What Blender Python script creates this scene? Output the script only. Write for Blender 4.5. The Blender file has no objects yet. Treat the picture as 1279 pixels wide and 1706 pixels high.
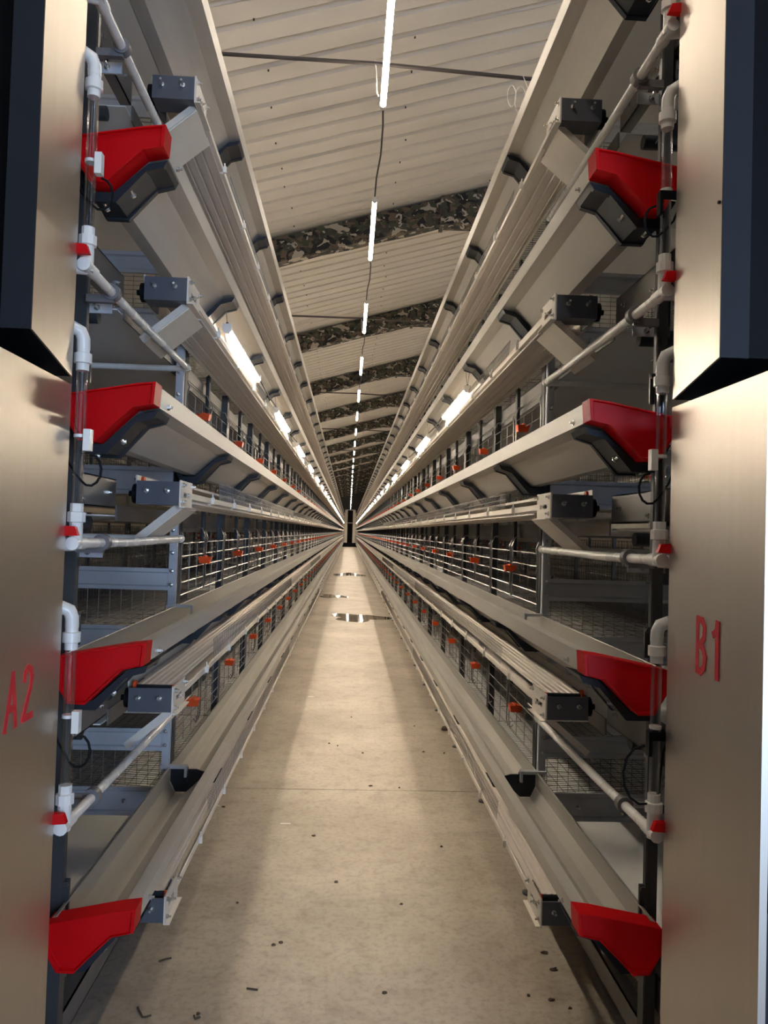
import bpy, math, random
from mathutils import Matrix, Vector
random.seed(7)
sc = bpy.context.scene
COL = sc.collection

# ------------------------------------------------------------------ camera
CAM = Vector((-0.0595, 0.0, 1.63))
YAW, PITCH, ROLL, FPX = 0.0448, 0.0272, 0.0302, 1266.05
cy, sy, cp, sp = math.cos(YAW), math.sin(YAW), math.cos(PITCH), math.sin(PITCH)
fwd = Vector((sy*cp, cy*cp, sp)); rgt = Vector((cy, -sy, 0)); upv = rgt.cross(fwd)
cr, sr = math.cos(ROLL), math.sin(ROLL)
r2 = rgt*cr + upv*sr; u2 = upv*cr - rgt*sr
cd = bpy.data.cameras.new('camera'); cam = bpy.data.objects.new('camera', cd); COL.objects.link(cam)
cam.matrix_world = Matrix(((r2.x, u2.x, -fwd.x, CAM.x), (r2.y, u2.y, -fwd.y, CAM.y), (r2.z, u2.z, -fwd.z, CAM.z), (0, 0, 0, 1)))
cd.sensor_fit = 'VERTICAL'; cd.sensor_height = 36.0; cd.lens = FPX/1706*36.0
cd.clip_start = 0.05; cd.clip_end = 300
sc.camera = cam

# ------------------------------------------------------------------ world, daylight, exposure
w = bpy.data.worlds.new('world'); sc.world = w; w.use_nodes = True
bg = w.node_tree.nodes['Background']; bg.inputs[0].default_value = (0.50, 0.68, 1.0, 1); bg.inputs[1].default_value = 13.0
DOOR = (1.3, 3.6, 3.3)                       # open doorway in the wall behind the viewer: x0, x1, height
pl = bpy.data.lights.new('doorway_daylight', 'AREA'); pl.shape = 'RECTANGLE'; pl.size = DOOR[1]-DOOR[0]; pl.size_y = DOOR[2]
pl.cycles.is_portal = True
po = bpy.data.objects.new('doorway_daylight', pl); COL.objects.link(po)
po.location = ((DOOR[0]+DOOR[1])/2, -4.0, DOOR[2]/2); po.rotation_euler = (math.radians(90), 0, 0)
vs = sc.view_settings; vs.view_transform = 'Standard'; vs.look = 'None'; vs.gamma = 1.0; vs.use_curve_mapping = False; vs.exposure = 0.1
SIDE_STRENGTH, CENTRE_STRENGTH = 300.0, 66.0   # LED battens along the rows / bare tubes under the ridge

# ------------------------------------------------------------------ materials
def new_mat(n):
    m = bpy.data.materials.new(n); m.use_nodes = True
    return m, m.node_tree, m.node_tree.nodes['Principled BSDF']
def pm(n, col, rough=0.5, metal=0.0, var=0.08, scale=(6, 6, 6), bump=0.0, spec=None, rv=0.08):
    m, nt, b = new_mat(n)
    tc = nt.nodes.new('ShaderNodeTexCoord'); mp = nt.nodes.new('ShaderNodeMapping'); mp.inputs['Scale'].default_value = scale
    nz = nt.nodes.new('ShaderNodeTexNoise'); nz.inputs['Scale'].default_value = 1.0; nz.inputs['Detail'].default_value = 4
    nt.links.new(tc.outputs['Object'], mp.inputs[0]); nt.links.new(mp.outputs[0], nz.inputs['Vector'])
    rp = nt.nodes.new('ShaderNodeValToRGB')
    rp.color_ramp.elements[0].position = 0.3; rp.color_ramp.elements[1].position = 0.7
    rp.color_ramp.elements[0].color = tuple(max(0, c*(1-var)) for c in col)+(1,)
    rp.color_ramp.elements[1].color = tuple(min(1, c*(1+var)) for c in col)+(1,)
    nt.links.new(nz.outputs['Fac'], rp.inputs[0]); nt.links.new(rp.outputs[0], b.inputs['Base Color'])
    mr = nt.nodes.new('ShaderNodeMapRange'); mr.inputs['To Min'].default_value = max(0, rough-rv); mr.inputs['To Max'].default_value = min(1, rough+rv)
    nt.links.new(nz.outputs['Fac'], mr.inputs['Value']); nt.links.new(mr.outputs[0], b.inputs['Roughness'])
    b.inputs['Metallic'].default_value = metal
    if spec is not None: b.inputs['Specular IOR Level'].default_value = spec
    if bump:
        bp = nt.nodes.new('ShaderNodeBump'); bp.inputs['Strength'].default_value = bump; bp.inputs['Distance'].default_value = 0.01
        nt.links.new(nz.outputs['Fac'], bp.inputs['Height']); nt.links.new(bp.outputs[0], b.inputs['Normal'])
    return m
M = {}
M['trough'] = pm('galvanised_trough', (0.53, 0.50, 0.445), 0.46, 0.4, 0.10, (14, 0.6, 14))
M['steel'] = pm('brushed_steel', (0.66, 0.60, 0.52), 0.42, 1.0, 0.02, (40, 40, 0.5), rv=0.025)
M['frame'] = pm('galvanised_frame', (0.50, 0.51, 0.53), 0.5, 0.2, 0.10)
M['beam'] = pm('galvanised_beam', (0.24, 0.225, 0.205), 0.42, 0.6, 0.25, (3, 3, 8))
M['belt'] = pm('cream_belt', (0.76, 0.67, 0.58), 0.6, 0.0, 0.05, (40, 0.8, 40))
M['rail'] = pm('cream_rail', (0.74, 0.67, 0.57), 0.45, 0.1, 0.05)
M['manure'] = pm('white_manure_sheet', (0.86, 0.83, 0.78), 0.45, 0.0, 0.04, (2, 1, 2))
M['plate'] = pm('charcoal_plate', (0.10, 0.103, 0.118), 0.45, 0.2, 0.08)
M['dark'] = pm('dark_plastic', (0.022, 0.026, 0.032), 0.5, 0.0, 0.1, spec=0.22)
M['post'] = pm('dark_post', (0.06, 0.062, 0.062), 0.45, 0.3, 0.12)
M['wire'] = pm('grey_wire', (0.34, 0.32, 0.29), 0.35, 0.7, 0.1)
M['wire_dark'] = pm('dark_wire', (0.17, 0.155, 0.14), 0.45, 0.5, 0.1)
M['bolt'] = pm('zinc_bolt', (0.7, 0.68, 0.64), 0.25, 0.9, 0.1)
M['orange'] = pm('orange_plastic', (0.80, 0.09, 0.015), 0.4, 0.0, 0.08)
M['white'] = pm('white_pvc', (0.80, 0.76, 0.69), 0.28, 0.0, 0.03)
M['grey_clip'] = pm('grey_pipe_clip', (0.16, 0.15, 0.15), 0.5, 0.0, 0.05)
M['black'] = pm('black_rubber', (0.006, 0.006, 0.0065), 0.55, 0.0, 0.1, spec=0.12)
M['hopper_dark'] = pm('hopper_dark_steel', (0.024, 0.026, 0.030), 0.5, 0.0, 0.06, spec=0.15)
M['ceiling'] = pm('ceiling_panel', (0.70, 0.635, 0.55), 0.5, 0.0, 0.05, (0.7, 3, 0.7))
M['wall'] = pm('wall_panel', (0.5, 0.45, 0.38), 0.6, 0.0, 0.06)
M['wall_dark'] = pm('dark_end_wall', (0.05, 0.042, 0.034), 0.7, 0.0, 0.2)
M['cable'] = pm('black_cable', (0.02, 0.018, 0.017), 0.5)
M['iron'] = pm('rusty_tie_rod', (0.05, 0.04, 0.035), 0.6, 0.2)
M['leaf'] = pm('dry_leaf', (0.07, 0.05, 0.03), 0.8, 0, 0.3, (60, 60, 60))
M['feather'] = pm('pale_scrap', (0.75, 0.7, 0.62), 0.7)
M['paint'] = pm('red_paint', (0.62, 0.02, 0.03), 0.6, 0, 0.12, (25, 25, 25))
def translucent_red(n, col):
    m, nt, b = new_mat(n)
    b.inputs['Base Color'].default_value = col+(1,); b.inputs['Roughness'].default_value = 0.42; b.inputs['Specular IOR Level'].default_value = 0.25
    tr = nt.nodes.new('ShaderNodeBsdfTranslucent'); tr.inputs[0].default_value = (min(1, col[0]*1.1), col[1]*2.5+0.02, col[2], 1)
    mx = nt.nodes.new('ShaderNodeMixShader'); mx.inputs[0].default_value = 0.35
    nt.links.new(b.outputs[0], mx.inputs[1]); nt.links.new(tr.outputs[0], mx.inputs[2])
    nt.links.new(mx.outputs[0], nt.nodes['Material Output'].inputs[0])
    return m
M['red'] = translucent_red('red_plastic', (0.72, 0.004, 0.008))
def clear_mat():
    m, nt, b = new_mat('clear_tube')
    tp = nt.nodes.new('ShaderNodeBsdfTransparent'); tp.inputs[0].default_value = (0.97, 0.965, 0.96, 1)
    gl = nt.nodes.new('ShaderNodeBsdfGlossy'); gl.inputs['Roughness'].default_value = 0.08
    fr = nt.nodes.new('ShaderNodeLayerWeight'); fr.inputs[0].default_value = 0.22
    mx = nt.nodes.new('ShaderNodeMixShader')
    nt.links.new(fr.outputs['Facing'], mx.inputs[0]); nt.links.new(tp.outputs[0], mx.inputs[1]); nt.links.new(gl.outputs[0], mx.inputs[2])
    nt.links.new(mx.outputs[0], nt.nodes['Material Output'].inputs[0])
    return m
M['clear'] = clear_mat()
def emit(n, col, s):
    m, nt, b = new_mat(n)
    e = nt.nodes.new('ShaderNodeEmission'); e.inputs[0].default_value = col+(1,); e.inputs[1].default_value = s
    nt.links.new(e.outputs[0], nt.nodes['Material Output'].inputs[0])
    return m
M['tube'] = emit('led_tube', (1.0, 0.88, 0.72), SIDE_STRENGTH)
M['tube_c'] = emit('led_tube_centre', (1.0, 0.88, 0.72), CENTRE_STRENGTH)
def floor_mat():
    m, nt, b = new_mat('concrete_floor')
    tc = nt.nodes.new('ShaderNodeTexCoord')
    def noise(s, d, r=0.6):
        z = nt.nodes.new('ShaderNodeTexNoise'); z.inputs['Scale'].default_value = s; z.inputs['Detail'].default_value = d; z.inputs['Roughness'].default_value = r
        nt.links.new(tc.outputs['Object'], z.inputs['Vector']); return z
    a = noise(1.3, 6); c = noise(38, 5, 0.7); d = noise(9, 4)
    r1 = nt.nodes.new('ShaderNodeValToRGB'); e = r1.color_ramp.elements
    e[0].position = 0.32; e[0].color = (0.33, 0.272, 0.205, 1); e[1].position = 0.68; e[1].color = (0.47, 0.40, 0.31, 1)
    nt.links.new(a.outputs[0], r1.inputs[0])
    r2_ = nt.nodes.new('ShaderNodeValToRGB'); e = r2_.color_ramp.elements
    e[0].position = 0.36; e[0].color = (0.74, 0.74, 0.74, 1); e[1].position = 0.52; e[1].color = (1, 1, 1, 1)
    nt.links.new(c.outputs[0], r2_.inputs[0])
    r3 = nt.nodes.new('ShaderNodeValToRGB'); e = r3.color_ramp.elements
    e[0].position = 0.30; e[0].color = (0.80, 0.78, 0.76, 1); e[1].position = 0.5; e[1].color = (1, 1, 1, 1)
    nt.links.new(d.outputs[0], r3.inputs[0])
    m1 = nt.nodes.new('ShaderNodeMixRGB'); m1.blend_type = 'MULTIPLY'; m1.inputs[0].default_value = 0.8
    nt.links.new(r1.outputs[0], m1.inputs[1]); nt.links.new(r2_.outputs[0], m1.inputs[2])
    m2 = nt.nodes.new('ShaderNodeMixRGB'); m2.blend_type = 'MULTIPLY'; m2.inputs[0].default_value = 0.9
    nt.links.new(m1.outputs[0], m2.inputs[1]); nt.links.new(r3.outputs[0], m2.inputs[2])
    nt.links.new(m2.outputs[0], b.inputs['Base Color']); b.inputs['Roughness'].default_value = 0.62
    bp = nt.nodes.new('ShaderNodeBump'); bp.inputs['Strength'].default_value = 0.25; bp.inputs['Distance'].default_value = 0.004
    nt.links.new(c.outputs[0], bp.inputs['Height']); nt.links.new(bp.outputs[0], b.inputs['Normal'])
    return m
M['floor'] = floor_mat()
def camo_mat():
    m, nt, b = new_mat('camouflage_cloth')
    tc = nt.nodes.new('ShaderNodeTexCoord'); mp = nt.nodes.new('ShaderNodeMapping'); mp.inputs['Scale'].default_value = (7, 7, 9)
    nt.links.new(tc.outputs['Object'], mp.inputs[0])
    base = None
    layers = [((0.045, 0.038, 0.030), None, 0), ((0.13, 0.095, 0.065), 0.48, 11), ((0.055, 0.062, 0.040), 0.53, 27), ((0.010, 0.010, 0.010), 0.55, 43), ((0.42, 0.37, 0.30), 0.60, 71)]
    prev = None
    for col, th, off in layers:
        if th is None:
            rgb = nt.nodes.new('ShaderNodeRGB'); rgb.outputs[0].default_value = col+(1,); prev = rgb.outputs[0]; continue
        ad = nt.nodes.new('ShaderNodeVectorMath'); ad.operation = 'ADD'; ad.inputs[1].default_value = (off, off*0.7, off*1.3)
        nt.links.new(mp.outputs[0], ad.inputs[0])
        z = nt.nodes.new('ShaderNodeTexNoise'); z.inputs['Scale'].default_value = 1.0; z.inputs['Detail'].default_value = 2.0; z.inputs['Distortion'].default_value = 0.6
        nt.links.new(ad.outputs[0], z.inputs['Vector'])
        gt = nt.nodes.new('ShaderNodeMath'); gt.operation = 'GREATER_THAN'; gt.inputs[1].default_value = th
        nt.links.new(z.outputs[0], gt.inputs[0])
        mx = nt.nodes.new('ShaderNodeMixRGB'); mx.inputs[2].default_value = col+(1,)
        nt.links.new(gt.outputs[0], mx.inputs[0]); nt.links.new(prev, mx.inputs[1]); prev = mx.outputs[0]
    nt.links.new(prev, b.inputs['Base Color']); b.inputs['Roughness'].default_value = 0.75
    return m
M['camo'] = camo_mat()
def water_mat():
    m, nt, b = new_mat('puddle_water')
    b.inputs['Base Color'].default_value = (0.13, 0.10, 0.07, 1); b.inputs['Roughness'].default_value = 0.06; b.inputs['Specular IOR Level'].default_value = 0.6
    return m
M['water'] = water_mat()

# ------------------------------------------------------------------ mesh builder
class MB:
    def __init__(s): s.v = []; s.f = []
    def add(s, vs_, fs):
        o = len(s.v); s.v += [tuple(p) for p in vs_]; s.f += [tuple(i+o for i in f) for f in fs]; return s
    def box(s, x0, x1, y0, y1, z0, z1):
        if x0 > x1: x0, x1 = x1, x0
        return s.add([(x0,y0,z0),(x1,y0,z0),(x1,y1,z0),(x0,y1,z0),(x0,y0,z1),(x1,y0,z1),(x1,y1,z1),(x0,y1,z1)],
                     [(0,3,2,1),(4,5,6,7),(0,1,5,4),(1,2,6,5),(2,3,7,6),(3,0,4,7)])
    def hexa(s, p):                                             # 8 corners ordered like box
        return s.add(p, [(0,3,2,1),(4,5,6,7),(0,1,5,4),(1,2,6,5),(2,3,7,6),(3,0,4,7)])
    def prism_y(s, prof, y0, y1, caps=True):                    # closed XZ outline extruded along Y
        n = len(prof)
        vs_ = [(x, y0, z) for x, z in prof] + [(x, y1, z) for x, z in prof]
        fs = [(i, (i+1) % n, n+(i+1) % n, n+i) for i in range(n)]
        if caps: fs += [tuple(range(n-1, -1, -1)), tuple(range(n, 2*n))]
        return s.add(vs_, fs)
    def prism_x(s, prof, x0, x1):                               # closed YZ outline extruded along X
        n = len(prof)
        vs_ = [(x0, y, z) for y, z in prof] + [(x1, y, z) for y, z in prof]
        fs = [(i, (i+1) % n, n+(i+1) % n, n+i) for i in range(n)] + [tuple(range(n-1, -1, -1)), tuple(range(n, 2*n))]
        return s.add(vs_, fs)
    def sheet_y(s, path, t, y0, y1):                            # open XZ path thickened by t (solid sheet), along Y
        nrm = []
        for i in range(len(path)):
            a = Vector(path[max(0, i-1)]); b = Vector(path[min(len(path)-1, i+1)]); d = (b-a).normalized(); nrm.append((-d.y, d.x))
        off = [(p[0]+n[0]*t, p[1]+n[1]*t) for p, n in zip(path, nrm)]
        return s.prism_y(list(path)+off[::-1], y0, y1, caps=False).strip_caps(path, off, y0, y1)
    def strip_caps(s, path, off, y0, y1):
        for yy in (y0, y1):
            o = len(s.v); n = len(path)
            s.v += [(x, yy, z) for x, z in path]+[(x, yy, z) for x, z in off]
            s.f += [(o+i, o+i+1, o+n+i+1, o+n+i) for i in range(n-1)]
        return s
    def tube(s, pts, r, n=8, caps=True):
        pts = [Vector(p) for p in pts]; m = len(pts); rings = []
        o = len(s.v)
        ref = None
        for i, p in enumerate(pts):
            d = (pts[min(m-1, i+1)]-pts[max(0, i-1)]).normalized()
            if ref is None: ref = Vector((0, 0, 1)) if abs(d.z) < 0.9 else Vector((1, 0, 0))
            a = (ref - d*ref.dot(d))
            if a.length < 1e-5: a = d.orthogonal()
            a.normalize(); b = d.cross(a); ref = a
            for k in range(n):
                t = 2*math.pi*k/n; q = p + (a*math.cos(t)+b*math.sin(t))*(r[i] if isinstance(r, (list, tuple)) else r)
                s.v.append(tuple(q))
        for i in range(m-1):
            for k in range(n):
                s.f.append((o+i*n+k, o+i*n+(k+1) % n, o+(i+1)*n+(k+1) % n, o+(i+1)*n+k))
        if caps:
            s.f.append(tuple(o+k for k in range(n-1, -1, -1))); s.f.append(tuple(o+(m-1)*n+k for k in range(n)))
        return s
    def wire(s, a, b, r): return s.tube([a, b], r, 3, False)
    def data(s, name, mat, smooth=False):
        me = bpy.data.meshes.new(name); me.from_pydata(s.v, [], s.f); me.materials.append(M[mat])
        me.update()
        if smooth:
            me.polygons.foreach_set('use_smooth', [True]*len(me.polygons)); me.set_sharp_from_angle(angle=math.radians(40))
        return me
def fix_normals(me):
    import bmesh
    bm = bmesh.new(); bm.from_mesh(me); bmesh.ops.recalc_face_normals(bm, faces=bm.faces); bm.to_mesh(me); bm.free()
def put(name, me, parent=None, loc=(0, 0, 0), kind=None, label=None, rot=None):
    o = bpy.data.objects.new(name, me); COL.objects.link(o); o.location = loc
    if rot: o.rotation_euler = rot
    if parent: o.parent = parent
    if kind: o['kind'] = kind
    if label: o['label'] = label
    return o
def part(name, mb, mat, parent, loc=(0, 0, 0), smooth=False, kind=None, label=None):
    me = mb.data(name, mat, smooth); fix_normals(me)
    return put(name, me, parent, loc, kind, label)
def tag(o, label, cat, group=None):
    o['label'] = label; o['category'] = cat
    if group: o['group'] = group
    return o
def thing(name, label, cat, loc=(0, 0, 0), group=None):
    o = bpy.data.objects.new(name, None); COL.objects.link(o); o.location = loc; o.empty_display_size = 0.05
    return tag(o, label, cat, group)
def struct(name, mb, mat, parent=None, smooth=False):
    o = part(name, mb, mat, parent, smooth=smooth)
    if parent is None: o['kind'] = 'structure'
    return o
DATA = {}
def shared(key, fn):
    if key not in DATA:
        name, mb, mat, sm = fn(); me = mb.data(name, mat, sm); fix_normals(me); DATA[key] = me
    return DATA[key]

# ------------------------------------------------------------------ dimensions (metres), rows mirrored about x = 0
NT = 5; PIT = 0.70; YEND = 80.5
ZT = [0.613+PIT*k for k in range(NT)]        # trough lip tops
ZE = [0.384+PIT*k for k in range(NT)]        # egg belt tops
BAY = 1.185; POST0 = 3.487; NB = 7           # near bays built one by one
ROOF0, SLOPE, RIDGE = 6.06, 0.29, 4.2
XL, XR, YB = -9.0, 17.0, -4.0

# ------------------------------------------------------------------ shell
fl = MB(); fl.box(XL, XR, YB, 84, -0.25, -0.03); floor = struct('floor', fl, 'floor')
edges = [-4.0, 4.85, 29.0, 35, 41, 47, 53, 59, 65, 71, 77, 84]
for a, b in zip(edges, edges[1:]):
    part('concrete_slab', MB().box(XL, XR, a+0.004, b-0.004, -0.03, 0.0), 'floor', floor)
ceil = MB(); ceil.hexa([(XL, YB, ROOF0+SLOPE*XL+0.06), (RIDGE, YB, ROOF0+SLOPE*RIDGE+0.06), (RIDGE, 84, ROOF0+SLOPE*RIDGE+0.06), (XL, 84, ROOF0+SLOPE*XL+0.06),
                      (XL, YB, ROOF0+SLOPE*XL+0.12), (RIDGE, YB, ROOF0+SLOPE*RIDGE+0.12), (RIDGE, 84, ROOF0+SLOPE*RIDGE+0.12), (XL, 84, ROOF0+SLOPE*XL+0.12)])
zr = ROOF0+SLOPE*RIDGE; ze = zr-SLOPE*(XR-RIDGE)
ceil.hexa([(RIDGE, YB, zr), (XR, YB, ze), (XR, 84, ze), (RIDGE, 84, zr), (RIDGE, YB, zr+0.12), (XR, YB, ze+0.12), (XR, 84, ze+0.12), (RIDGE, 84, zr+0.12)])
ceiling = struct('ceiling', ceil, 'ceiling')
def roof_panel():                            # one sandwich panel, 0.9 m of ribs
    mb = MB(); prof = []
    for i in range(3):
        y = i*0.3
        prof += [(y, 0.0), (y+0.225, 0.0), (y+0.235, 0.045), (y+0.29, 0.045)]
    prof += [(0.896, 0.0)]
    n = len(prof); vs_ = []
    for x in (XL, RIDGE):
        for y, z in prof: vs_.append((x, y, ROOF0+SLOPE*x+z))
    for x in (XL, RIDGE):
        for y, z in prof: vs_.append((x, y, ROOF0+SLOPE*x+0.056))
    fs = [(i, i+1, n+i+1, n+i) for i in range(n-1)] + [(2*n+i, 3*n+i, 3*n+i+1, 2*n+i+1) for i in range(n-1)]
    mb.add(vs_, fs)
    return 'roof_panel', mb, 'ceiling', False
for i in range(98):
    put('roof_panel', shared('roof', roof_panel), ceiling, (0, YB+0.9*i, 0))
scw = MB()
for xs in (-0.95, 0.42, 1.75):
    for i in range(60):
        y = 2.0+0.6*i+random.uniform(-.1, .1); x = xs+random.uniform(-.03, .03); z = ROOF0+SLOPE*x
        scw.box(x-0.007, x+0.007, y-0.007, y+0.007, z-0.014, z+0.004)
part('screw', scw, 'iron', ceiling, kind='stuff')
def wall(name, x0, x1, y0, y1, z1, mat='wall'):
    return struct(name, MB().box(x0, x1, y0, y1, 0, z1), mat)
wall('wall_left', XL-0.15, XL, YB, 84, ROOF0+SLOPE*XL+0.1)
wall('wall_right', XR, XR+0.15, YB, 84, ze+0.1)
def gable(name, y0, y1, mat, hole=None):
    mb = MB()
    def piece(xa, xb, za=0.0):
        def top(x): return ROOF0+SLOPE*x if x <= RIDGE else zr-SLOPE*(x-RIDGE)
        mb.hexa([(xa, y0, za), (xb, y0, za), (xb, y1, za), (xa, y1, za), (xa, y0, top(xa)), (xb, y0, top(xb)), (xb, y1, top(xb)), (xa, y1, top(xa))])
    if hole:
        piece(XL, hole[0]); piece(hole[0], RIDGE, hole[2]); piece(RIDGE, hole[1], hole[2]); piece(hole[1], XR)
    else:
        piece(XL, RIDGE); piece(RIDGE, XR)
    return struct(name, mb, mat)
gable('wall_far', 84, 84.2, 'wall_dark')
gable('wall_near', YB-0.15, YB, 'wall', DOOR)
d1 = struct('door_1', MB().box(-0.33, 0.33, 83.86, 83.96, 0.0, 4.0), 'black')
part('door_frame', MB().box(-0.40, -0.33, 83.84, 83.98, 0, 4.06).box(0.33, 0.40, 83.84, 83.98, 0, 4.06).box(-0.33, 0.33, 83.84, 83.98, 3.98, 4.06), 'rail', d1)
part('push_bar', MB().box(-0.24, 0.24, 83.80, 83.86, 2.55, 2.62), 'rail', d1)

# rafters wrapped in camouflage cloth, and the tie rods
ORD = ['nearest', 'second', 'third', 'fourth', 'fifth', 'sixth', 'seventh', 'eighth', 'ninth', 'tenth', 'eleventh', 'twelfth']
def rafter(y, idx):
    lab = '%s roof rafter from the viewer, wrapped in camouflage cloth' % ORD[idx] if idx < 10 else 'distant camouflage wrapped roof rafter beyond the tenth one'
    t = thing('roof_rafter', lab, 'rafter', (0, y, 5.4), 'camouflage wrapped rafters')
    mb = MB(); xs = [XL+0.02+i*(1.1-XL-0.02)/24 for i in range(25)]
    rnd = random.Random(idx)
    rows = []
    for i, x in enumerate(xs):
        zt = ROOF0+SLOPE*x-0.03-5.4; zb = zt-0.36+rnd.uniform(-.015, .015)
        j = rnd.uniform(-.012, .012)
        rows.append([(x, j, zt), (x, -0.012+j, (zt+zb)/2), (x, j, zb), (x, 0.2+j, zb+rnd.uniform(-.012, .012)), (x, 0.2, zt)])
    vs_ = [p for r in rows for p in r]; fs = []
    for i in range(24):
        for k in range(5): fs.append((i*5+k, i*5+(k+1) % 5, (i+1)*5+(k+1) % 5, (i+1)*5+k))
    fs += [(0, 1, 2, 3, 4), tuple(24*5+k for k in range(4, -1, -1))]
    mb.add(vs_, fs); part('wrapped_beam', mb, 'camo', t)
    x0, x1 = 1.11, RIDGE; zt0 = ROOF0+SLOPE*x0-0.03-5.4; zt1 = ROOF0+SLOPE*x1-0.03-5.4; zb0 = zt0-0.37
    hb = MB().hexa([(x0, -.02, zb0), (x1, -.02, zb0+0.02), (x1, .22, zb0+0.02), (x0, .22, zb0), (x0, -.02, zt0), (x1, -.02, zt1), (x1, .22, zt1), (x0, .22, zt0)])
    part('haunch', hb, 'camo', t)
    part('bolted_plate', MB().hexa([(x0-.03, -.05, zb0-.03), (x0+.02, -.05, zb0-.03), (x0+.02, .24, zb0-.03), (x0-.03, .24, zb0-.03), (x0-.03, -.05, zt0), (x0+.02, -.05, zt0), (x0+.02, .24, zt0), (x0-.03, .24, zt0)]), 'camo', t)
    part('drip_fold', MB().tube([(-2.6+i*0.3, -0.02+0.01*math.sin(i*2), ROOF0+SLOPE*(-2.6+i*0.3)-5.4-0.2+0.02*math.sin(i)) for i in range(13)], 0.02, 6), 'camo', t, smooth=True)
for i in range(15): rafter(10.5+5.15*i, i)
for i in range(14):
    y = 4.28+5.2*i
    lab = '%s thin black tie rod crossing above the aisle' % ORD[i] if i < 7 else 'distant thin black tie rod beyond the seventh one'
    t = thing('tie_rod', lab, 'rod', (0, y, 4.3), 'tie rods across the roof')
    part('rod', MB().tube([(-3.6+0.9*j, 0.035*(-3.6+.9*j), 0.012*math.sin(j*2.0)) for j in range(9)], 0.012, 6), 'iron', t, smooth=True)
    part('cable_tie', MB().tube([(0.0, -0.004, 0.03), (0.012, 0, -0.03), (0.02, 0.002, -0.16), (0.03, 0.0, -0.175)], 0.004, 4), 'feather', t)

# ------------------------------------------------------------------ lights
def tube_parts(t, L, key):                   # side batten: opaque housing above, half-round diffuser facing down
    if key != 's':                           # centre: bare round tube
        part('diffuser', MB().tube([(0, 0.02, 0), (0, L-0.02, 0)], 0.0165, 8), 'tube_c', t, smooth=True)
        part('end_cap', MB().tube([(0, -0.012, 0), (0, 0.022, 0)], 0.019, 8), 'white', t, smooth=True)
        part('end_cap', MB().tube([(0, L-0.022, 0), (0, L+0.012, 0)], 0.019, 8), 'white', t, smooth=True)
        return
    hp = [(-0.019, 0.0), (0.019, 0.0), (0.019, 0.010), (0.011, 0.022), (-0.011, 0.022), (-0.019, 0.010)]
    part('housing', MB().prism_y(hp, 0.0, L), 'white', t)
    dp = [(0.0125*math.cos(a), -0.0005-0.0125*math.sin(a)) for a in [math.pi*i/8 for i in range(9)]]
    part('diffuser', MB().prism_y(dp, 0.012, L-0.012), 'tube', t)
    ec = [(-0.020, 0.023), (0.020, 0.023), (0.020, -0.006), (0.012, -0.020), (-0.012, -0.020), (-0.020, -0.006)]
    part('end_cap', MB().prism_y(ec, -0.014, 0.012), 'white', t)
    part('end_cap', MB().prism_y(ec, L-0.012, L+0.014), 'white', t)
proto = {}
def light(key, L, loc, label, group):
    t = thing('tube_light', label, 'light', loc, group)
    if key not in proto:
        tube_parts(t, L, key); proto[key] = t
    else:
        for ch in proto[key].children:
            c = ch.copy(); COL.objects.link(c); c.parent = t
    return t
def cable(pts_, label):
    o = part('light_cable', MB().tube(pts_, 0.006, 5), 'cable', None, smooth=True); tag(o, label, 'cable'); return o
# centre string
ys = [3.10]+[5.606+2.51*i for i in range(31)]+[0.59]
pts_ = []
for i, y in enumerate(ys):
    x = max(0.0, 0.058-0.0055*i) if y > 3 else 0.06; z = 4.11+random.uniform(-.01, .01)
    lab = ('%s overhead LED tube in the string along the aisle centre' % ORD[i]) if i < 12 else 'far overhead LED tube beyond the twelfth of the centre string' if y > 3 else 'overhead LED tube of the centre string above or behind the viewer'
    light('c', 1.25, (x, y, z), lab, 'overhead tube lights along the aisle centre')
    if y < 3: continue
    pts_ += [(x, y-0.01, z+0.024), (x, y+1.26, z+0.024), (x+0.012, y+1.55, z+0.05), (x+0.012, y+1.85, z+0.01+0.03*random.random()), (x-0.004, y+2.2, z+0.03)]
cable(pts_, 'black supply cable linking the overhead centre tubes')
for s, sd, y0 in ((-1, 'left', 3.46), (1, 'right', 4.66)):
    pts_ = []
    for i in range(33):
        y = y0+2.3*i
        lab = ('%s LED tube hung above the egg belt of the %s row' % (ORD[i], sd)) if i < 12 else 'far LED tube of the %s row string beyond the twelfth' % sd
        t = light('s', 1.13, (s*0.642, y, 2.532), lab, 'tube lights along the %s row' % sd)
        if i < 5: part('hanging_wire', MB().wire((0, 0.0, 0.015), (s*0.012, 0.0, 0.115), 0.0016), 'wire_dark', t)
        pts_ += [(s*0.642, y-0.01, 2.558), (s*0.642, y+1.14, 2.558), (s*0.636, y+1.7, 2.535)]
    cable(pts_, 'thin black cable linking the tubes above the %s egg belt' % sd)
for s, sd in ((-1, 'left'), (1, 'right')):
    for i in range(14):
        light('n', 1.25, (s*3.3, 3.2+3.4*i, 4.1), 'LED tube over the neighbouring aisle behind the %s row' % sd, 'tube lights over the %s neighbouring aisle' % sd)
    for i in range(14):
        light('s', 1.13, (s*2.60, 3.9+2.3*i, 2.48), 'LED tube hung on the rear face of the %s row, glimpsed through its cages' % sd, 'tube lights behind the %s row' % sd)

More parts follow.
